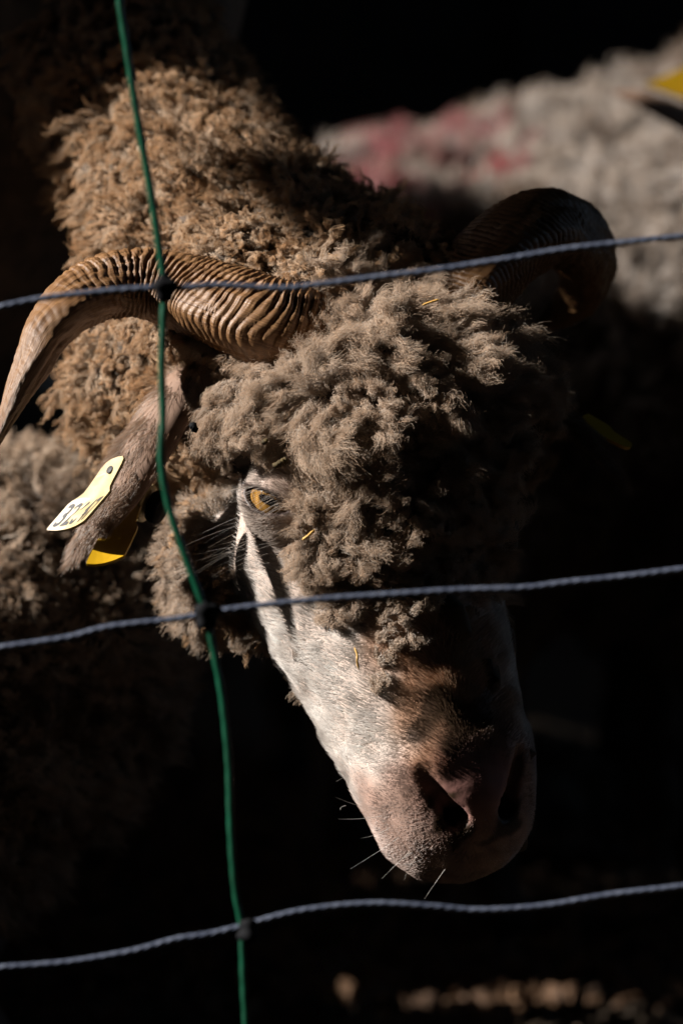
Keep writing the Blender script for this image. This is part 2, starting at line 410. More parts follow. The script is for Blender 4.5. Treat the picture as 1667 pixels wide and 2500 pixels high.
ram = tag(empty('ram', P(900, 1250, 0.1) * [1, 1, 0]), 'horned brown-woolled ram lowering its white-nosed head behind the wire, numbered tag in its ear', 'ram')
allv = np.vstack([hvW, wv, bv]); allq = np.vstack([hq, wq + len(hv), bq + len(hv) + len(wv)])
body = mesh_obj('body', allv, allq, M_under, ram)
body.data.materials.append(M_skin)
mi = np.zeros(len(allq), np.int32); mi[:len(hq)] = 1; body.data.polygons.foreach_set('material_index', mi)

def face_colour(H):
    """real coat colours of the bare face: white cheeks and sides, tan bridge, pinkish nose"""
    x, y, z = np.abs(H[:, 0]), H[:, 1], H[:, 2]
    white = np.array([0.63, 0.57, 0.515]); tan = np.array([0.42, 0.235, 0.125]); pink = np.array([0.36, 0.20, 0.18]); dung = np.array([0.05, 0.03, 0.015])
    c = np.tile(white, (len(H), 1))
    br = (1 - sstep(0.020, 0.044, x + 0.004 * noise(H, 0.03, 31))) * sstep(-0.035, -0.012, z)
    c += (tan - c) * (0.85 * br)[:, None]
    mz = sstep(0.118, 0.14, y + 0.006 * noise(H, 0.03, 32))
    c += (np.array([0.36, 0.25, 0.205]) - c) * (0.85 * mz)[:, None]
    pk = np.exp(-(((x - 0.008) / 0.014) ** 2 + ((y - 0.142) / 0.018) ** 2)) * sstep(-0.03, -0.015, z)
    c += (pink - c) * np.clip(1.2 * pk, 0, 1)[:, None]
    nd = np.minimum(np.linalg.norm(H - [0.014, 0.157, -0.02], axis=1), np.linalg.norm(H - [0.022, 0.146, -0.014], axis=1) + 0.004)
    nd = np.minimum(nd, np.linalg.norm(H - [-0.014, 0.157, -0.02], axis=1))
    dg = (1 - sstep(0.005, 0.0125, nd + 0.004 * noise(H, 0.012, 33)))
    d2 = (1 - sstep(0.010, 0.02, np.linalg.norm((H - [0.002, 0.108, -0.008]) * [1, 1.3, 1], axis=1) + 0.008 * noise(H, 0.02, 34))) * 0.85
    c += (dung - c) * np.clip(np.maximum(dg, d2), 0, 1)[:, None]
    ed = np.linalg.norm(H * [1, 1, 1] * np.where(H[:, :1] < 0, [-1, 1, 1], [1, 1, 1]) - EYE, axis=1)
    c += (np.array([0.40, 0.30, 0.24]) - c) * (0.6 * (1 - sstep(0.022, 0.050, ed)))[:, None]
    c += (np.array([0.04, 0.028, 0.025]) - c) * (1 - sstep(0.0014, 0.0030, lid_dist(H)))[:, None] * 0.95
    return c * (1 + 0.10 * noise(H, 0.01, 35))[:, None]
ta = body.data.attributes.new('tint', 'FLOAT_COLOR', 'POINT')
tc4 = np.ones((len(allv), 4), np.float32); tc4[:, :3] = (0.15, 0.11, 0.08); tc4[:len(hv), :3] = face_colour(hv) * [0.9, 0.78, 0.72]
ta.data.foreach_set('color', tc4.ravel())

# ---- eyes
def eyeball(sgn):
    c = EYE * [sgn, 1, 1]; gz = norm((EN * 0.9 + EU * 0.1 - EV * 0.02)) * [sgn, 1, 1]
    a1, a2 = [x[0] for x in frame(gz[None])]
    nu, nv = 72, 72; V = []; F = []
    for i in range(nv + 1):
        th = math.pi * i / nv
        for j in range(nu):
            ph = 2 * math.pi * j / nu; r = EYER * 0.985 * (1 + 0.06 * math.exp(-(th / 0.5) ** 4))
            V.append(c + r * (gz * math.cos(th) + (a1 * math.cos(ph) + a2 * math.sin(ph)) * math.sin(th)))
    for i in range(nv):
        for j in range(nu): F.append((i * nu + j, (i + 1) * nu + j, (i + 1) * nu + (j + 1) % nu, i * nu + (j + 1) % nu))
    return toW(np.array(V)), np.array(F), toW(c), norm(gz @ HB)
def eye_material():
    m, N, L, b = mat_new('amber_eye')
    g = N.new('ShaderNodeNewGeometry'); cc = N.new('ShaderNodeAttribute'); cc.attribute_name = 'tint'
    L.new(cc.outputs['Color'], b.inputs['Base Color']); b.inputs['Roughness'].default_value = 0.12; b.inputs['Coat Weight'].default_value = 0.6; b.inputs['Coat Roughness'].default_value = 0.03
    return m
M_eye = eye_material()
for s in (1, -1):
    V, F, c, g = eyeball(s)
    e = mesh_obj('eye', V, F, M_eye, ram)
    cosv = norm(V - c) @ g; ang = np.degrees(np.arccos(np.clip(cosv, -1, 1)))
    rel = norm(V - c); hu = rel @ norm((EU * [s, 1, 1]) @ HB); hvv = rel @ norm((EV * [s, 1, 1]) @ HB)
    C = np.tile([0.035, 0.025, 0.02], (len(V), 1))
    iris = ang < 50; C[iris] = np.array([0.33, 0.165, 0.035]) * (0.8 + 0.25 * noise(V[iris] * 1.0, 0.004, 99)[:, None] * 0.5)
    C[ang > 46] *= 0.5
    C[np.hypot((hu - 0.16) / 0.36, (hvv - 0.02) / 0.15) ** 2 < 1] = (0.003, 0.003, 0.004)
    a = e.data.attributes.new('tint', 'FLOAT_COLOR', 'POINT'); a.data.foreach_set('color', np.column_stack([C, np.ones(len(C))]).astype(np.float32).ravel())

# ---- horns
def horn_material():
    m, N, L, b = mat_new('horn')
    tc = N.new('ShaderNodeAttribute'); tc.attribute_name = 'grain'
    mp = N.new('ShaderNodeMapping'); mp.inputs['Scale'].default_value = (1.0, 9, 9)
    nz = N.new('ShaderNodeTexNoise'); nz.inputs['Scale'].default_value = 3.0; nz.inputs['Detail'].default_value = 8; nz.inputs['Roughness'].default_value = 0.65
    cr = N.new('ShaderNodeValToRGB'); e = cr.color_ramp.elements
    e[0].position = 0.3; e[0].color = (0.08, 0.031, 0.010, 1); e[1].position = 0.7; e[1].color = (0.28, 0.148, 0.062, 1)
    L.new(tc.outputs['Vector'], mp.inputs[0]); L.new(mp.outputs[0], nz.inputs[0]); L.new(nz.outputs[0], cr.inputs[0])
    L.new(cr.outputs[0], b.inputs['Base Color'])
    b.inputs['Roughness'].default_value = 0.42; b.inputs['Specular IOR Level'].default_value = 0.45
    bp = N.new('ShaderNodeBump'); bp.inputs['Strength'].default_value = 0.6; bp.inputs['Distance'].default_value = 0.0009
    L.new(nz.outputs[0], bp.inputs['Height']); L.new(bp.outputs[0], b.inputs['Normal']); return m
M_horn = horn_material()

def horn(pts, keel_ref, seed):
    ns, na = 900, 72
    C = np.array([P(u, v, d) for u, v, d, r in pts]); Rr = np.array([[r * PX] for *_, r in pts])
    c = catmull(C, ns); rad = catmull(Rr, ns)[:, 0].clip(0.0008)
    T = norm(np.gradient(c, axis=0)); s = np.concatenate([[0], np.cumsum(np.linalg.norm(np.diff(c, axis=0), axis=1))])
    K = np.tile(np.asarray(keel_ref, float), (ns, 1)); K = norm(K - (K * T).sum(1)[:, None] * T); B = np.cross(T, K)
    th = np.linspace(-math.pi, math.pi, na, endpoint=False)
    S, TH = np.meshgrid(s, th, indexing='ij'); frac = S / s[-1]
    prof = 1 + 0.13 * np.exp(-(TH / 0.42) ** 2) - 0.10 * np.exp(-((np.abs(TH) - 1.0) / 0.5) ** 2) + 0.05 * np.exp(-((np.abs(TH) - 2.3) / 0.5) ** 2)
    r = np.random.default_rng(seed)
    # growth rings: phase runs along the horn, swept back on both sides of the keel
    lam = 0.0029 + 0.0032 * frac
    ph = np.cumsum(np.gradient(s)[:, None] / lam, axis=0)
    X3 = np.stack([S * 1.0, np.cos(TH) * 0.02, np.sin(TH) * 0.02], -1)
    ph = ph + 1.1 * np.abs(TH) ** 1.2 * np.sign(1) * 0.75 - 0.5 * np.exp(-(TH / 0.25) ** 2) + 0.16 * noise(X3, 0.03, seed + 1) + 0.06 * noise(X3, 0.009, seed + 2)
    saw = ph % 1.0; ring = np.where(saw < 0.72, np.sin(math.pi * saw / 0.72) ** 0.6, -0.45 * np.sin(math.pi * (saw - 0.72) / 0.28))
    amp = (0.00052 * (1 - sstep(0.44, 0.68, frac)) + 0.00012) * (1 + 0.35 * noise(X3, 0.022, seed + 3))
    wob = 0.0009 * noise(X3, 0.03, seed + 5) * sstep(0.4, 0.8, frac) + 0.0003 * noise(X3 * [1, 3, 3], 0.012, seed + 6)
    groove = -0.10 * np.exp(-((TH + 0.8) / 0.22) ** 2) * sstep(0.62, 0.8, frac)
    RR = rad[:, None] * (prof + groove) + amp * (ring + 0.22 * np.sin(6.2832 * 3.1 * ph + noise(X3, 0.02, seed + 8))) + wob * (rad[:, None] / 0.018)
    V = c[:, None] + K[:, None] * (np.cos(TH) * RR)[..., None] + B[:, None] * (np.sin(TH) * RR)[..., None]
    i = np.arange(ns * na).reshape(ns, na); j = np.roll(i, -1, axis=1)
    Q = np.stack([i[:-1], j[:-1], j[1:], i[1:]], -1).reshape(-1, 4)
    o = mesh_obj('horn', V.reshape(-1, 3), Q[:, ::-1], M_horn, ram)
    g = o.data.attributes.new('grain', 'FLOAT_VECTOR', 'POINT')
    g.data.foreach_set('vector', np.stack([S * 20, np.cos(TH) * 1.0, np.sin(TH) * 1.0], -1).astype(np.float32).ravel()); return o
toward = -c_fwd
horn([(760, 830, 0.012, 112), (700, 806, 0.006, 114), (635, 786, 0.004, 112), (560, 757, 0.010, 107), (475, 726, 0.020, 98), (400, 703, 0.024, 91), (325, 695, 0.022, 84), (250, 705, 0.014, 78), (180, 745, 0.002, 71),
      (122, 805, -0.008, 60), (82, 880, -0.016, 46), (45, 962, -0.022, 32), (8, 1040, -0.026, 19), (-22, 1115, -0.028, 5)], toward - 0.35 * c_up, 40)
horn([(1060, 800, 0.045, 110), (1130, 720, 0.055, 108), (1195, 650, 0.066, 106), (1265, 590, 0.08, 104), (1335, 560, 0.10, 100), (1400, 585, 0.13, 92), (1430, 640, 0.165, 82),
      (1425, 700, 0.20, 68), (1390, 750, 0.225, 50), (1345, 780, 0.235, 30), (1310, 790, 0.235, 6)], toward - 0.3 * c_up, 60)

# ---- ears
M_ear = mat_plain('ear_skin', (0.20, 0.12, 0.08), (0.27, 0.17, 0.12), 80, 0.7, 0.0005)
def ear(pts, out_dir, open_dir):
    ns, na = 40, 26
    C = catmull(np.array([P(u, v, d) for u, v, d, wd in pts]), ns); W = catmull(np.array([[wd * PX] for *_, wd in pts]), ns)[:, 0]
    T = norm(np.gradient(C, axis=0)); O = np.asarray(out_dir, float); O = norm(O - (T @ O)[:, None] * T); Sd = np.cross(T, O)
    f = np.linspace(0, 1, ns); V = []
    roll = 1.15 + 0.6 * (1 - f)                                  # more tubular at the base
    for th0, th_r, sc in ((1, 1, 1.0), (-1, 1, 0.86)):           # outer wall out, inner wall back
        t = np.linspace(-1, 1, na) * th0
        ang = t[None] * roll[:, None] * 1.15
        V.append(C[:, None] + (O[:, None] * (np.cos(ang) - 0.45)[..., None] * 0.75 + Sd[:, None] * np.sin(ang)[..., None]) * (W[:, None, None] * sc))
    V = np.concatenate(V, 1); n2 = V.shape[1]
    i = np.arange(ns * n2).reshape(ns, n2); j = np.roll(i, -1, axis=1)
    Q = np.stack([i[:-1], i[1:], j[1:], j[:-1]], -1).reshape(-1, 4)
    return V.reshape(-1, 3), Q
earL = ear([(490, 870, 0.048, 50), (430, 945, 0.036, 74), (372, 1035, 0.030, 86), (318, 1130, 0.028, 88), (268, 1220, 0.030, 76), (219, 1300, 0.033, 50), (174, 1372, 0.035, 8)],
           -0.75 * c_rt + 0.45 * c_up + 0.55 * toward, None)
earR = ear([(1270, 960, 0.075, 38), (1330, 990, 0.075, 55), (1400, 1040, 0.07, 58), (1460, 1110, 0.065, 50), (1510, 1190, 0.06, 8)], 0.8 * c_rt + 0.5 * c_up + 0.1 * toward, None)
ear_objs = [mesh_obj('ear', earL[0], earL[1], M_ear, ram), mesh_obj('ear', earR[0], earR[1], M_ear, ram)]

# ---- ear tags
def tag_plate(outline, thick, place, mat, hole=None):
    """outline in plate coordinates -> solid bent plate; place(x,y,z)->world"""
    import bmesh
    bm = bmesh.new(); n = len(outline)
    vs = [bm.verts.new((x, y, 0)) for x, y in outline]; bm.faces.new(vs)
    bmesh.ops.triangulate(bm, faces=bm.faces[:]);
    for _ in range(3): bmesh.ops.subdivide_edges(bm, edges=[e for e in bm.edges if e.calc_length() > 0.004], cuts=1)
    bmesh.ops.triangulate(bm, faces=bm.faces[:])
    bmesh.ops.recalc_face_normals(bm, faces=bm.faces[:])
    r = bmesh.ops.extrude_face_region(bm, geom=bm.faces[:])
    for e in r['geom']:
        if isinstance(e, bmesh.types.BMVert): e.co.z += thick
    bmesh.ops.recalc_face_normals(bm, faces=bm.faces[:])
    for v in bm.verts: v.co = Vector(place(*v.co))
    me = bpy.data.meshes.new('ear_tag'); bm.to_mesh(me); bm.free(); me.materials.append(mat)
    o = bpy.data.objects.new('ear_tag', me); col.objects.link(o); return adopt(o, ram)

def zoomp(x, y, d): return P(100 + x / 4.9, 1080 + y / 4.9, d)
M_cream = mat_plain('cream_plastic', (0.52, 0.43, 0.22), (0.42, 0.30, 0.13), 110, 0.45, 0.0, 0.4)
M_yellow = mat_plain('yellow_plastic', (0.46, 0.26, 0.006), rough=0.4, spec=0.5)
M_ink = mat_plain('ink', (0.05, 0.045, 0.045), rough=0.6)
# flag of the tag: plate axes from its three visible corners
TBL, TBR, TTL = zoomp(130, 1090, 0.022), zoomp(600, 965, 0.002), zoomp(430, 740, 0.020)
TX, TY = TBR - TBL, TTL - TBL; TN = norm(np.cross(TX, TY)); TN = TN if TN @ toward > 0 else -TN
TL_x, TL_y = np.linalg.norm(TX), np.linalg.norm(TY)
def tplace(x, y, z):                                   # x,y as fractions of the flag
    bend = 0.0022 * (x - 0.5) ** 2 * 4 + 0.004 * max(0, y - 1.0)
    return TBL + TX * x + TY * y + TN * (z + bend)
out = [(0.03, -0.02), (0.25, -0.06), (0.5, -0.075), (0.75, -0.06), (0.97, -0.02), (1.0, 0.03), (1.0, 0.85), (0.97, 0.98), (0.90, 1.08), (0.83, 1.2), (0.80, 1.4), (0.76, 1.9), (0.72, 2.08), (0.64, 2.18), (0.5, 2.21), (0.36, 2.18), (0.28, 2.08), (0.24, 1.9),
       (0.20, 1.4), (0.17, 1.2), (0.10, 1.08), (0.03, 0.98), (0, 0.85), (0, 0.03)]
tag_cream = tag_plate(out, 1.0, lambda x, y, z: tplace(x, y, z * 0.0016), M_cream)
tag_cream['label'] = 'cream plastic ear tag with black number'
def text_on(body_txt, place, mat, parent):
    cu = bpy.data.curves.new('number', 'FONT'); cu.body = body_txt; cu.size = 1.0; cu.align_x = 'CENTER'; cu.align_y = 'BOTTOM'; cu.resolution_u = 4; cu.offset = 0.012
    o = bpy.data.objects.new('number', cu); col.objects.link(o); bpy.context.view_layer.update()
    me = bpy.data.meshes.new_from_object(o.evaluated_get(bpy.context.evaluated_depsgraph_get()))
    bpy.data.objects.remove(o); co = np.array([v.co[:] for v in me.vertices]); lo, hi = co.min(0), co.max(0)
    co[:, 0] = (co[:, 0] - lo[0]) / (hi[0] - lo[0]); co[:, 1] = (co[:, 1] - lo[1]) / (hi[1] - lo[1])
    for v, q in zip(me.vertices, co): v.co = Vector(place(q[0], q[1]))
    me.materials.clear(); me.materials.append(mat); me.update()
    n = bpy.data.objects.new('number', me); col.objects.link(n); n.parent = parent
    n.matrix_parent_inverse = Matrix.Translation(Vector(ram.location)).inverted() @ Matrix.Identity(4); return n
def put_child(o, par):      # par is a mesh with world-space vertices under the ram
    o.parent = par; o.matrix_parent_inverse = Matrix.Identity(4)
nb = text_on('32647', lambda x, y: tplace(0.07 + 0.84 * x, 0.07 + 0.80 * y, 0.0019), M_ink, None); put_child(nb, tag_cream)
def disc(c, ax, r, h, mat, name, parent, n=24):
    ax = norm(ax); a, b = [q[0] for q in frame(ax[None])]; V = []; F = []
    prof = [(0, 0), (r * 0.9, 0), (r, h * 0.25), (r, h * 0.75), (r * 0.9, h), (0, h)]
    for rr, hh in prof:
        for k in range(n):
            t = 6.2832 * k / n; V.append(c + ax * hh + (a * math.cos(t) + b * math.sin(t)) * max(rr, 1e-5))
    for i in range(len(prof) - 1):
        for k in range(n): F.append((i * n + k, i * n + (k + 1) % n, (i + 1) * n + (k + 1) % n, (i + 1) * n + k))
    o = mesh_obj(name, V, F, mat, None); put_child(o, parent); return o
disc(tplace(0.5, 1.82, 0.0014), TN, 0.0022, 0.0008, M_ink, 'stud', tag_cream)

# yellow tag and its black button on the inner side of the ear
YBL, YBR, YTL = zoomp(550, 1495, 0.010), zoomp(1010, 1395, 0.012), zoomp(835, 910, 0.040)
def yplace(x, y, z):
    n_ = norm(np.cross(YBR - YBL, YTL - YBL)); return YBL + (YBR - YBL) * x + (YTL - YBL) * y + n_ * (z * 0.0016 + 0.004 * (x - 0.5) ** 2)
tag_y = tag_plate(out, 1.0, lambda x, y, z: yplace(x, y * 0.62, z), M_yellow); tag_y['label'] = 'yellow plastic ear tag with a black button'
disc(zoomp(1330, 750, 0.050), 0.8 * c_rt + 0.3 * toward - 0.3 * c_up, 0.0085, 0.006, M_dark, 'button', tag_y)
disc(zoomp(1240, 720, 0.052), 0.8 * c_rt + 0.3 * toward - 0.3 * c_up, 0.0098, 0.0025, M_cream, 'button_rim', tag_y)
# tag in the far ear
RA, RB, RC = P(1400, 1040, 0.07), P(1520, 1108, 0.07), P(1440, 1010, 0.10)
tr_ = tag_plate(out, 1.0, lambda x, y, z: RA + (RB - RA) * (y / 2.2) + (RC - RA) * x * 0.8 + norm(np.cross(RB - RA, RC - RA)) * (z * 0.0016), M_yellow)
tr_['label'] = 'yellow ear tag in the shaded far ear'

# ================================================================ wool and fur of the ram
CAMV = lambda X: norm(CAM - X)
def tintv(n, c, sd=0.12, seed=0, warm=0.05):
    r = np.random.default_rng(seed); k = 1 + sd * r.normal(size=(n, 1)); w_ = warm * r.normal(size=(n, 1))
    return np.clip(np.asarray(c) * k * (1 + w_ * np.array([[1, 0, -1.0]])), 0.01, 0.95)

def clear_eye(H):
    A = np.abs(H * [1, 0, 0]) + H * [0, 1, 1]
    return np.minimum(sstep(0.026, 0.038, np.linalg.norm(A - (EYE + EN * 0.018 - EV * 0.008 - EU * 0.008), axis=-1)), sstep(0.030, 0.046, np.linalg.norm(A - HOLLOW, axis=-1)) * sstep(0.026, 0.037, np.linalg.norm(A - STRIP, axis=-1)))
def eye_dist(H):
    A = np.abs(H * [1, 0, 0]) + H * [0, 1, 1]; return np.linalg.norm(A - EYE, axis=-1)
def face_wool(H):
    """1 where the head carries wool: cap over forehead and cheeks, 0 on the bare nose and round the eye"""
    x, y, z = np.abs(H[..., 0]), H[..., 1], H[..., 2]
    lim = 0.056 + 0.012 * noise(H, 0.03, 51) - 0.9 * np.maximum(0, x - 0.022)      # cap edge on the bridge
    cap = 1 - sstep(-0.010, 0.010, y - lim)
    A = np.stack([x, y, z], -1) - EYE
    pu, pv = A @ EU, A @ EV
    bare = (1 - sstep(0.85, 1.15, np.hypot(pu / 0.021, (pv + 0.004) / 0.017)))
    under = sstep(0.0, 0.01, -pv) * (1 - sstep(0.014, 0.022, np.abs(pu - 0.004 ))) * (1 - sstep(0.035, 0.05, -pv))
    ch = 1 - sstep(0.028, 0.040, np.linalg.norm(np.stack([x, y, z], -1) - CHEEK - [0.004, -0.004, -0.012], axis=-1))
    return np.clip(np.maximum(cap * (1 - np.maximum(bare, under)), ch * sstep(0.02, 0.03, eye_dist(H)) * clear_eye(H)), 0, 1)

if HAIR:
    # --- wool: roots on the coarse mesh plus on the fine head mesh
    def wcap(X, N):
        H = toH(X); face = (N * CAMV(X)).sum(-1) > -0.45
        ok = np.where(H[:, 1] > -0.045, face_wool(H), 1.0)
        return face * ok * (clear_eye(H) > 0.02) * (ellip(H, WOOLC, WOOLR + 0.012) < 0.012) * (np.linalg.norm(X - P(690, 800, 0.02), axis=-1) > 0.012)
    X, N = sample(wv, wq, 80000, wcap, 11)
    i = thin(X, 0.0041, 3); X, N = X[i], N[i]; H = toH(X)
    flow = norm(norm(H - WOOLC) @ HB + 0.35 * (np.array([0.2, 0.75, 0.0]) @ HB))
    D = norm(N * 0.8 + 0.55 * flow + 0.55 * vnoise(X, 0.035, 70) + 0.3 * vnoise(X, 0.013, 80) + 0.12 * rng.normal(size=X.shape))
    edge = sstep(0.0, 0.06, 0.05 - H[:, 1])
    L = (0.007 + 0.0065 * edge) * np.clip(1 + 0.28 * noise(X, 0.03, 90) + 0.15 * noise(X, 0.012, 91), 0.45, 1.7) * (0.35 + 0.65 * clear_eye(H))
    tg = norm(H - WOOLC) * [1.0, 0.6, 0.4] + [0, 0.8, 0]; tg = norm(tg) @ HB + 0.6 * vnoise(X, 0.05, 75); tg = norm(tg - (tg * N).sum(1)[:, None] * N)
    S, rd, li = locks(X, D, L, 0.0036, 36, 11, 0.68, 0.0018, 1.4, 0.0010, 6, bend=tg * (0.38 * L)[:, None], rad=0.82e-4, tuft=0.55, tuft_cell=0.0084, wild=0.24, seed=5)
    hair_obj('wool', S, rd, tintv(len(S), (0.53, 0.41, 0.315), 0.12, 1), M_wool, ram)
    # --- neck wool: curlier pencil locks
    def wneck(X, N):
        H = toH(X); face = (N * CAMV(X)).sum(-1) > -0.45
        return face * (ellip(H, WOOLC, WOOLR + 0.012) > 0.004) * ((H[:, 1] < -0.05) | (H[:, 2] < -0.088)) * (H[:, 1] < 0.03) * (clear_eye(H) > 0.1)
    X, N = sample(wv, wq, 90000, wneck, 12)
    i = thin(X, 0.0040, 4); X, N = X[i], N[i]
    dn = norm(NECK[0][0] - NECK[3][0])
    D = norm(N * 0.9 + 0.25 * dn + 0.38 * vnoise(X, 0.03, 71) + 0.25 * vnoise(X, 0.011, 81) + 0.15 * rng.normal(size=X.shape) + np.array([0, 0, -0.15]))
    L = 0.0125 * np.clip(1 + 0.3 * noise(X, 0.028, 92) + 0.2 * noise(X, 0.011, 93), 0.5, 1.8)
    tg = dn * 0.5 + np.array([-0.3, 0, -0.6]) + 0.6 * vnoise(X, 0.04, 76); tg = norm(tg - (tg * N).sum(1)[:, None] * N)
    S, rd, li = locks(X, D, L, 0.0030, 17, 12, bend=tg * (0.35 * L)[:, None], clump=0.93, curl=0.0021, cfreq=1.7, crimp=0.0005, kfreq=6, rad=1.15e-4, tuft=0.55, tuft_cell=0.0072, wild=0.08, seed=6)
    # 0.85, 0.0015, 1.4, 0.0005, 5, rad=1.1e-4, tuft=0.5, tuft_cell=0.0068, wild=0.10, seed=6)
    hair_obj('wool', S, rd, tintv(len(S), (0.49, 0.355, 0.245), 0.16, 2), M_neck, ram)
    # --- cheek wool and the thin forward edge of the cap on the fine head mesh
    def wchk(X, N):
        H = toH(X); return ((N * CAMV(X)).sum(-1) > -0.45) * face_wool(H) * (clear_eye(H) > 0.3) * (ellip(H, WOOLC, WOOLR) > -0.004)
    X, N = sample(hvW, hq, 30000, wchk, 13)
    i = thin(X, 0.0040, 5); X, N = X[i], N[i]; H = toH(X)
    D = norm(N * 0.7 + np.array([0.3, 0.3, -0.5]) @ HB * 0.6 + 0.35 * vnoise(X, 0.03, 72) + 0.2 * rng.normal(size=X.shape))
    L = (0.007 + 0.004 * (H[:, 2] < -0.05)) * np.clip(1 + 0.3 * noise(X, 0.025, 94), 0.5, 1.6)
    S, rd, li = locks(X, D, L, 0.0036, 26, 8, 0.6, 0.001, 0.8, 0.0006, 4, rad=1.1e-4, tuft=0.45, tuft_cell=0.010, wild=0.2, seed=7)
    hair_obj('wool', S, rd, tintv(len(S), (0.48, 0.38, 0.30), 0.12, 3), M_wool, ram)
    # --- short white fur of the face
    def wfur(X, N):
        H = toH(X); return ((N * CAMV(X)).sum(-1) > -0.3) * (1 - 0.7 * face_wool(H)) * (lid_dist(H) > 0.0012) * (H[:, 1] > -0.05)
    X, N = sample(hvW, hq, 90000, wfur, 14); H = toH(X)
    side = np.sign(H[:, :1]) * np.clip(np.abs(H[:, :1]) / 0.02, 0, 1)
    fl = np.column_stack([0.75 * side[:, 0], -0.55 * np.ones(len(X)) + 0.8 * sstep(0.12, 0.17, H[:, 1]), -0.35 * np.ones(len(X))]) @ HB
    D = norm(0.62 * N + norm(fl - (fl * N).sum(1)[:, None] * N) * 0.9 + 0.10 * vnoise(X, 0.03, 73) + 0.10 * rng.normal(size=X.shape))
    L = 0.0048 * np.clip(1 + 0.25 * noise(X, 0.02, 95), 0.6, 1.5) * (1 - 0.5 * sstep(0.115, 0.14, H[:, 1])) * (1 - 0.75 * np.exp(-(((np.abs(H[:, 0]) - 0.01) / 0.018) ** 2 + ((H[:, 1] - 0.142) / 0.024) ** 2)))
    K = 5; t = np.linspace(0, 1, K)
    S = X[:, None] - N[:, None] * 0.0003 + (D * L[:, None])[:, None] * t[None, :, None] - N[:, None] * (0.15 * L[:, None] * (t ** 2)[None])[..., None]
    rd = 0.85e-4 * rng.uniform(0.7, 1.3, (len(X), 1)) * (1 - 0.7 * t[None] ** 1.5)
    tc_ = face_colour(H) * (1 + 0.14 * rng.normal(size=(len(X), 1))); tc_ = np.clip(tc_ * 1.15, 0.01, 0.9)
    hair_obj('fur', S, rd, tc_, M_fur, ram)
    # --- ear fur
    for o, E in zip(ear_objs, (earL, earR)):
        X, N = sample(E[0], E[1], 14000, lambda X, N: ((N * CAMV(X)).sum(-1) > -0.4), 15)
        ax = norm(E[0][-1] - E[0][0]); D = norm(0.35 * N + ax * 0.9 + 0.15 * vnoise(X, 0.02, 74) + 0.1 * rng.normal(size=X.shape))
        L = 0.0085 * rng.uniform(0.5, 1.3, len(X)); K = 5
        S = X[:, None] + (D * L[:, None])[:, None] * t[None, :, None] - N[:, None] * (0.2 * L[:, None] * (t ** 2)[None])[..., None]
        rd = 0.85e-4 * rng.uniform(0.7, 1.3, (len(X), 1)) * (1 - 0.7 * t[None] ** 1.5)
        te = tintv(len(X), (0.29, 0.18, 0.115), 0.2, 4); te[rng.random(len(X)) < 0.25] *= (1.7, 2.2, 2.8)
        hf = hair_obj('fur', S, rd, te, M_fur, None); put_child(hf, o)
    # --- lashes, brow hairs and whiskers
    def long_hairs(roots, dirs, lens, droop, rad, tint, name, sd):
        r = np.random.default_rng(sd); K = 10; t = np.linspace(0, 1, K); n = len(roots)
        S = roots[:, None] + (dirs * lens[:, None])[:, None] * t[None, :, None] + droop[:, None] * (t ** 2)[None, :, None]
        rd = rad * r.uniform(0.7, 1.2, (n, 1)) * (1 - 0.8 * t[None])
        return hair_obj(name, S, rd, tintv(n, tint, 0.1, sd), M_fur, ram)
    n = 60; uu = rng.uniform(-0.0125, 0.012, n)
    rt = EYE + EU * uu[:, None] + EV * (0.0042 * (1 - (uu / 0.0135) ** 2))[:, None]; rt = EYE + norm(rt + EN * 0.014 - EYE) * (EYER + 0.003)
    dr = norm(EN * 0.8 - EV * 0.35 - EU * (0.5 - uu[:, None] * 25) + 0.15 * rng.normal(size=(n, 3)))
    long_hairs(toW(rt), dr @ HB, rng.uniform(0.008, 0.016, n), (-EV * 0.006 - EU * 0.003) @ HB * np.ones((n, 1)), 0.6e-4, (0.55, 0.48, 0.42), 'eyelashes', 8)
    n = 20; rt = EYE + EU * rng.uniform(-0.014, 0.014, (n, 1)) - EV * rng.uniform(0.010, 0.030, (n, 1)) + EN * 0.008
    dr = norm(EN * 0.45 - EV * 0.45 - EU * 0.55 + np.array([0.7, 0, -0.2]) + 0.2 * rng.normal(size=(n, 3)))
    long_hairs(toW(rt), dr @ HB, rng.uniform(0.015, 0.034, n), np.array([[-0.004, 0.0, -0.006]]) * rng.uniform(0.3, 1, (n, 1)), 0.55e-4, (0.5, 0.43, 0.37), 'whiskers', 9)
    wp = [((828, 1975), (-16, -3)), ((905, 1985), (-85, -25)), ((915, 2000), (-70, 10)), ((960, 2050), (-60, 50)), ((985, 2085), (-28, 36)), ((1015, 2105), (-60, 32)), ((1070, 2130), (-24, 45)), ((882, 1880), (-42, 12)), ((935, 2030), (-50, 28)),
          ((990, 2090), (-40, 20)), ((880, 1870), (-30, -3)), ((1000, 2100), (-20, 34))]
    rt = np.array([P(a[0] + 16, a[1] - 8, -0.035) for a, b in wp]); dd = np.array([P(a[0] + 1.15 * b[0], a[1] + 1.15 * b[1], -0.045 + 0.01 * rng.normal()) for a, b in wp]) - rt
    long_hairs(rt, norm(dd), np.linalg.norm(dd, axis=1), 0.003 * rng.normal(size=(len(wp), 3)), 1.0e-4, (0.75, 0.68, 0.6), 'whiskers', 10)

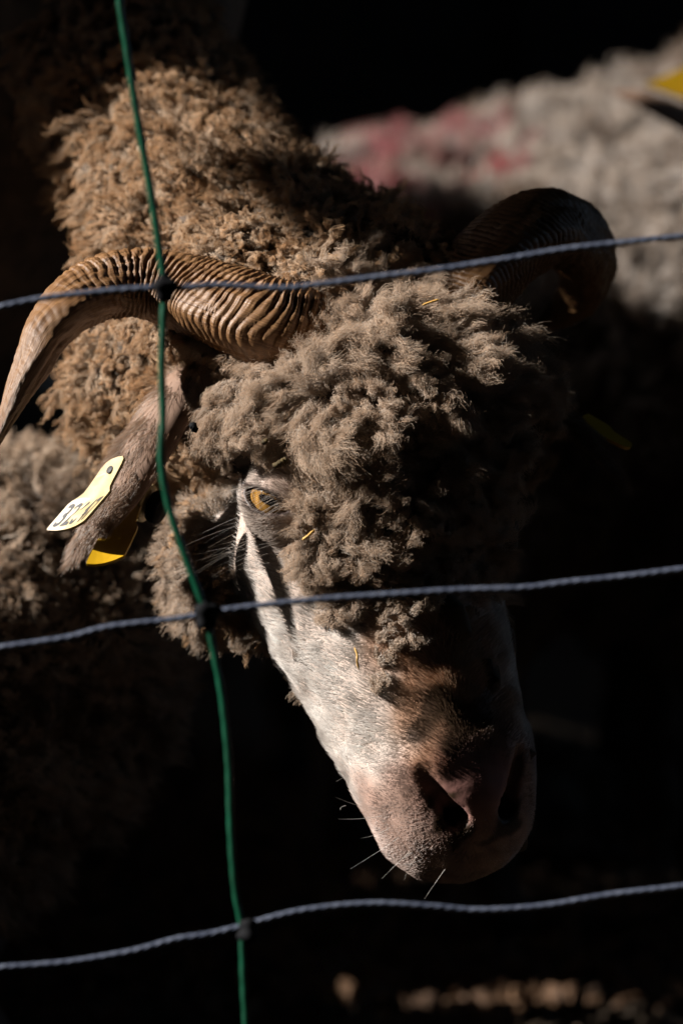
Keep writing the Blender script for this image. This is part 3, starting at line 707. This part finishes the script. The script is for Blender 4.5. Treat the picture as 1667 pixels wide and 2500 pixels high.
# ================================================================ other sheep
def sheep(name, ta, tb, ra, r, head_dir, label, tint, seed, marks=None, n_locks=5200, legs=True):
    """ta, tb: top of the back over rump and shoulders; ra, r: trunk radii there"""
    a, b = ta - [0, 0, ra], tb - [0, 0, r]; c = (a + b) / 2; ax = norm((b - a) * [1, 1, 0]); sd = np.array([ax[1], -ax[0], 0])
    hd = norm(head_dir); nk = b + ax * 0.04 + np.array([0, 0, r * 0.25]); hp = nk + hd * 0.22
    def f(X):
        g = cone(X, a, ra, b, r); g = smin(g, cone(X, nk, r * 0.62, hp, 0.075), 0.06)
        g = smin(g, cone(X, hp, 0.068, hp + norm(hd + [0, 0, -0.7]) * 0.14, 0.04), 0.03)
        for q, k in ((a, 0.02), (b, -0.02)):
            for s in (-1, 1):
                t = q + sd * s * r * 0.55; kn = np.array([t[0], t[1], max(0.2, t[2] * 0.45)]) + ax * k
                g = smin(g, cone(X, t - [0, 0, r * 0.4], r * 0.42, kn, 0.03), 0.04); g = smin(g, cone(X, kn, 0.028, np.array([kn[0], kn[1], 0.015]), 0.024), 0.012)
        return g - 0.005 * noise(X, 0.07, seed)
    pts = np.array([a, b, hp, hp + hd * 0.2]); lo, hi = pts.min(0) - r - 0.08, pts.max(0) + r + 0.08; lo[2] = -0.02
    V, Q = surface(f, lo, hi, 0.014)
    root = tag(empty(name, (c[0], c[1], 0)), label, 'sheep')
    mesh_obj('body', V, Q, M_under, root)
    if HAIR:
        X, N = sample(V, Q, n_locks * 6, lambda X, N: ((N * CAMV(X)).sum(-1) > -0.35) * (X[:, 2] > c[2] - r), seed)
        i = thin(X, 0.0080, seed); X, N = X[i], N[i]
        D = norm(N + 0.35 * vnoise(X, 0.05, seed + 3) + 0.25 * vnoise(X, 0.02, seed + 6) + np.array([0, 0, -0.1]))
        L = 0.017 * np.clip(1 + 0.3 * noise(X, 0.05, seed + 9), 0.5, 1.6)
        S, rd, li = locks(X, D, L, 0.0062, 11, 6, 0.75, 0.002, 1.2, 0.001, 3, rad=2.8e-4, tuft=0.4, tuft_cell=0.012, wild=0.15, seed=seed)
        tv = tintv(len(S), tint, 0.12, seed)
        dirt = sstep(0.5, 1.6, noise(X, 0.07, seed + 20) + 0.6 * noise(X, 0.025, seed + 21))[li][:, None]; tv = tv * (1 - 0.75 * dirt) + np.array([0.13, 0.075, 0.04]) * 0.75 * dirt
        if marks is not None:
            for mu, mv, mr, cc, st in marks:
                dr = norm(P(mu, mv, 0.8) - CAM); tt = (X - CAM) @ dr; pp = np.linalg.norm(X - CAM - tt[:, None] * dr, axis=1); mc = X[np.argmin(np.where(pp < 0.02, tt, 9.0 + pp))]
                d = np.linalg.norm(X - mc, axis=1) + 0.35 * mr * noise(X, 0.04, seed + 12); k = (st * (1 - sstep(0.4 * mr, 1.2 * mr, d)))[li][:, None]
                tv = tv * (1 - k) + np.asarray(cc) * k
        hair_obj('wool', S, rd, tv, M_wool, root)
    return root, b, hp

PINK = (0.36, 0.11, 0.12)
def on_back(u, v, d): return P(u, v, d)
s1, _, hp1 = sheep('sheep', P(700, 425, 1.36), P(1700, 195, 1.40), 0.15, 0.21, (0.8, -0.3, 0.1), 'pale sheep with red raddle marks on its back, behind the others', (0.47, 0.41, 0.365), 301,
      [(985, 300, 0.055, PINK, 0.85), (900, 380, 0.045, PINK, 0.65), (955, 415, 0.035, PINK, 0.7), (1190, 385, 0.034, (0.45, 0.03, 0.06), 0.9), (820, 330, 0.05, PINK, 0.4), (1090, 340, 0.03, PINK, 0.4)])
s2, _, hp2 = sheep('sheep', P(1080, 520, 1.06), P(1760, 365, 1.08), 0.13, 0.17, (0.9, -0.2, 0.1), 'pale woolly sheep standing in front of the raddled one, seen past the dark horn', (0.45, 0.39, 0.345), 331, [(1010, 560, 0.02, (0.5, 0.03, 0.06), 0.85)])
s3, _, _ = sheep('sheep', P(-60, 1110, 0.31), P(-1400, 1030, 0.33), 0.11, 0.13, (-0.9, -0.3, -0.1), 'small brown-woolled sheep half hidden behind the tagged ear', (0.47, 0.36, 0.27), 361)
# ear of the nearer sheep with its yellow tag
EA, EB, EC = P(1572, 208, 0.84), P(1740, 268, 0.84), P(1710, 150, 0.85)
ye = mesh_obj('ear_tag', [EA, EB, EC + (EB - EA) * 0.3, EC, EA + norm(np.cross(EB - EA, EC - EA)) * 0.002, EB + norm(np.cross(EB - EA, EC - EA)) * 0.002, EC + (EB - EA) * 0.3 + norm(np.cross(EB - EA, EC - EA)) * 0.002, EC + norm(np.cross(EB - EA, EC - EA)) * 0.002],
              [(0, 1, 2, 3), (7, 6, 5, 4), (0, 4, 5, 1), (1, 5, 6, 2), (2, 6, 7, 3), (3, 7, 4, 0)], M_yellow, s2, False)
ev_, eq_ = ear([(1760, 330, 0.90, 70), (1670, 285, 0.88, 85), (1570, 245, 0.86, 66), (1490, 225, 0.85, 10)], 0.2 * c_rt + 0.8 * c_up + 0.3 * toward, None)
mesh_obj('ear', ev_, eq_, M_ear, s2)

# ================================================================ fence
V2 = 1667 / 1568.0
FD = -0.26
fence = tag(empty('net_fence', P(560, 2500, FD) * [1, 1, 0]), 'electric net fence of grey twisted cords and a green upright in front of the ram', 'fence')
def rope_material():
    m, N, L, b = mat_new('poly_cord'); tc = N.new('ShaderNodeAttribute'); tc.attribute_name = 'grain'
    wv_ = N.new('ShaderNodeTexNoise'); wv_.inputs['Scale'].default_value = 3
    cr = N.new('ShaderNodeValToRGB'); e = cr.color_ramp.elements; e[0].position = 0.4; e[0].color = (0.028, 0.036, 0.062, 1); e[1].position = 0.65; e[1].color = (0.125, 0.14, 0.185, 1)
    L.new(tc.outputs['Vector'], wv_.inputs[0]); L.new(wv_.outputs[0], cr.inputs[0]); L.new(cr.outputs[0], b.inputs['Base Color']); b.inputs['Roughness'].default_value = 0.45; return m
M_rope = rope_material()
M_green = mat_plain('green_plastic', (0.0012, 0.034, 0.015), (0.002, 0.058, 0.027), 90, 0.35, 0.0, 0.5)
def cord(name, pts, r, mat, twist, lobes, lob):
    C = catmull(np.array([P(u * V2, v * V2, FD) for u, v in pts]), 420); ns = len(C); na = 24
    T = norm(np.gradient(C, axis=0)); ref = norm(c_fwd); A = norm(ref - (T @ ref)[:, None] * T); B = np.cross(T, A)
    s = np.concatenate([[0], np.cumsum(np.linalg.norm(np.diff(C, axis=0), axis=1))]); th = np.linspace(0, 6.2832, na, endpoint=False)
    RR = r * (1 + lob * np.abs(np.sin(0.5 * lobes * (th[None] + twist * s[:, None]))) - lob * 0.6)
    V = C[:, None] + A[:, None] * (np.cos(th)[None] * RR)[..., None] + B[:, None] * (np.sin(th)[None] * RR)[..., None]
    i = np.arange(ns * na).reshape(ns, na); j = np.roll(i, -1, axis=1); Q = np.stack([i[:-1], j[:-1], j[1:], i[1:]], -1).reshape(-1, 4)
    o = mesh_obj(name, V.reshape(-1, 3), Q, mat, fence)
    g = o.data.attributes.new('grain', 'FLOAT_VECTOR', 'POINT'); a2 = th[None] + twist * s[:, None]
    g.data.foreach_set('vector', np.stack([np.cos(a2) * 1.2, np.sin(a2) * 1.2, np.tile(s[:, None] * 30, (1, na))], -1).astype(np.float32).ravel()); return o
H1 = [(-200, 740), (-80, 722), (0, 705), (100, 685), (250, 668), (365, 660), (400, 662), (500, 655), (640, 662), (720, 655), (860, 637), (1000, 620), (1150, 597), (1300, 572), (1450, 555), (1568, 543), (1750, 530)]
H2 = [(-200, 1510), (-80, 1500), (0, 1487), (150, 1465), (250, 1440), (400, 1422), (470, 1410), (510, 1402), (600, 1390), (750, 1375), (900, 1365), (1050, 1355), (1200, 1350), (1300, 1338), (1450, 1322), (1568, 1307), (1750, 1290)]
H3 = [(-200, 2240), (-80, 2230), (0, 2222), (150, 2210), (300, 2185), (400, 2158), (480, 2145), (555, 2127), (595, 2115), (700, 2090), (850, 2075), (1000, 2082), (1100, 2090), (1250, 2080), (1400, 2055), (1568, 2035), (1750, 2010)]
VV = [(262, -150), (275, 0), (290, 100), (305, 200), (325, 320), (345, 430), (365, 560), (377, 655), (375, 740), (372, 850), (375, 960), (370, 1050), (385, 1150), (420, 1260), (460, 1370), (474, 1410), (490, 1490), (510, 1600), (525, 1750), (530, 1900), (540, 2040), (555, 2125), (557, 2170), (560, 2260), (565, 2352), (572, 2500)]
for h in (H1, H2, H3): cord('cord', h, 0.00135, M_rope, 420, 3, 0.25)
cord('upright', VV, 0.0016, M_green, 300, 2, 0.12)
def knot(u, v, s, seed):
    c = P(u * V2, v * V2, FD); nu, nv = 28, 18; V = []
    for i in range(nv + 1):
        for j in range(nu):
            th, ph = math.pi * i / nv, 6.2832 * j / nu; d = np.array([math.sin(th) * math.cos(ph), math.sin(th) * math.sin(ph), math.cos(th)])
            r = s * (1 + 0.10 * math.sin(3 * ph + seed) * math.sin(th) + 0.13 * math.sin(5 * th + seed)); V.append(c + (c_rt * d[0] * 0.95 + c_up * d[2] * 1.15 + toward * d[1] * 0.8) * r)
    F = [(i * nu + j, (i + 1) * nu + j, (i + 1) * nu + (j + 1) % nu, i * nu + (j + 1) % nu) for i in range(nv) for j in range(nu)]
    mesh_obj('knot', V, F, M_dark, fence)
knot(378, 660, 0.0052, 1); knot(473, 1411, 0.0058, 2); knot(570, 2138, 0.0052, 4)

# ================================================================ straw and dung on the wool, litter on the ground
M_straw = mat_plain('straw', (0.45, 0.24, 0.05), (0.55, 0.34, 0.10), 200, 0.6)
M_dung = mat_plain('dung', (0.03, 0.02, 0.01), (0.09, 0.06, 0.015), 300, 0.8, 0.001)
def twig(name, px, r, mat, label, cat, d):
    C = catmull(np.array([P(u, v, d + dz) for u, v, dz in px]), 24); na = 8; T = norm(np.gradient(C, axis=0)); A = norm(c_fwd - (T @ c_fwd)[:, None] * T); B = np.cross(T, A)
    th = np.linspace(0, 6.2832, na, endpoint=False); f = np.linspace(0, 1, 24); RR = r * np.minimum(1, 6 * np.minimum(f, 1 - f) + 0.25)[:, None] * (1 + 0.2 * rng.normal(size=(24, na)))
    V = C[:, None] + A[:, None] * (np.cos(th)[None] * RR)[..., None] + B[:, None] * (np.sin(th)[None] * RR)[..., None]
    i = np.arange(24 * na).reshape(24, na); j = np.roll(i, -1, axis=1); Q = np.stack([i[:-1], j[:-1], j[1:], i[1:]], -1).reshape(-1, 4)
    o = mesh_obj(name, V.reshape(-1, 3), Q, mat); o['label'] = label; o['category'] = cat; return o

twig('straw_bit', [(865, 1580, 0), (872, 1600, -0.002), (872, 1615, -0.002), (876, 1636, 0)], 0.0005, M_straw, 'curled orange straw stuck on the bare nose below the wool', 'straw', -0.060)
twig('straw_bit', [(1030, 745, 0), (1050, 738, 0), (1072, 731, 0)], 0.0006, M_straw, 'short yellow straw lying on top of the forehead wool', 'straw', -0.02)
twig('straw_bit', [(738, 1318, 0), (752, 1308, -0.002), (768, 1294, 0)], 0.0007, M_straw, 'small golden straw caught in the wool below the eye', 'straw', -0.04)
twig('dung_bit', [(668, 1139, 0), (680, 1133, -0.002), (692, 1127, -0.001), (702, 1122, 0)], 0.0016, M_dung, 'dark olive dung pellet stuck in the wool above the eye', 'dung', -0.04)
twig('dung_bit', [(640, 1083, 0), (647, 1078, -0.001), (652, 1075, 0)], 0.0011, M_dung, 'tiny dark dung crumb higher up above the brow', 'dung', -0.038)
twig('fly', [(468, 1035, 0), (474, 1043, -0.002), (478, 1052, 0)], 0.0016, M_dark, 'black fly sitting on the wool beside the ear', 'fly', -0.028)

# litter lit by the sun strip
def litter():
    r = np.random.default_rng(5); V = []; F = []
    for k in range(5200):
        x, y = r.uniform(-0.35, 0.6), r.uniform(0.45, 1.6); a = r.uniform(0, 6.28); l, wd, h = r.uniform(0.003, 0.014), r.uniform(0.0015, 0.005), r.uniform(0.002, 0.008)
        ca, sa = math.cos(a), math.sin(a); z = -0.006 + 0.012 * r.random(); n0 = len(V); ti = r.uniform(-0.5, 0.5)
        for dx, dy, dz in ((-1, -1, 0), (1, -1, 0), (1, 1, 0), (-1, 1, 0), (-0.7, -0.6, 1), (0.8, -0.5, 1), (0.6, 0.7, 1), (-0.8, 0.5, 1)):
            px, py = dx * l * r.uniform(0.7, 1), dy * wd * r.uniform(0.7, 1); V.append((x + px * ca - py * sa, y + px * sa + py * ca, z + dz * h + ti * px))
        F += [tuple(n0 + q for q in f) for f in ((3, 2, 1, 0), (4, 5, 6, 7), (0, 1, 5, 4), (1, 2, 6, 5), (2, 3, 7, 6), (3, 0, 4, 7))]
    o = mesh_obj('litter', V, F, mat_plain('litter', (0.04, 0.02, 0.01), (0.15, 0.08, 0.04), 25, 0.8), None, False); tag(o, 'brown straw, chips and droppings littering the ground', 'litter', kind='stuff')
litter()
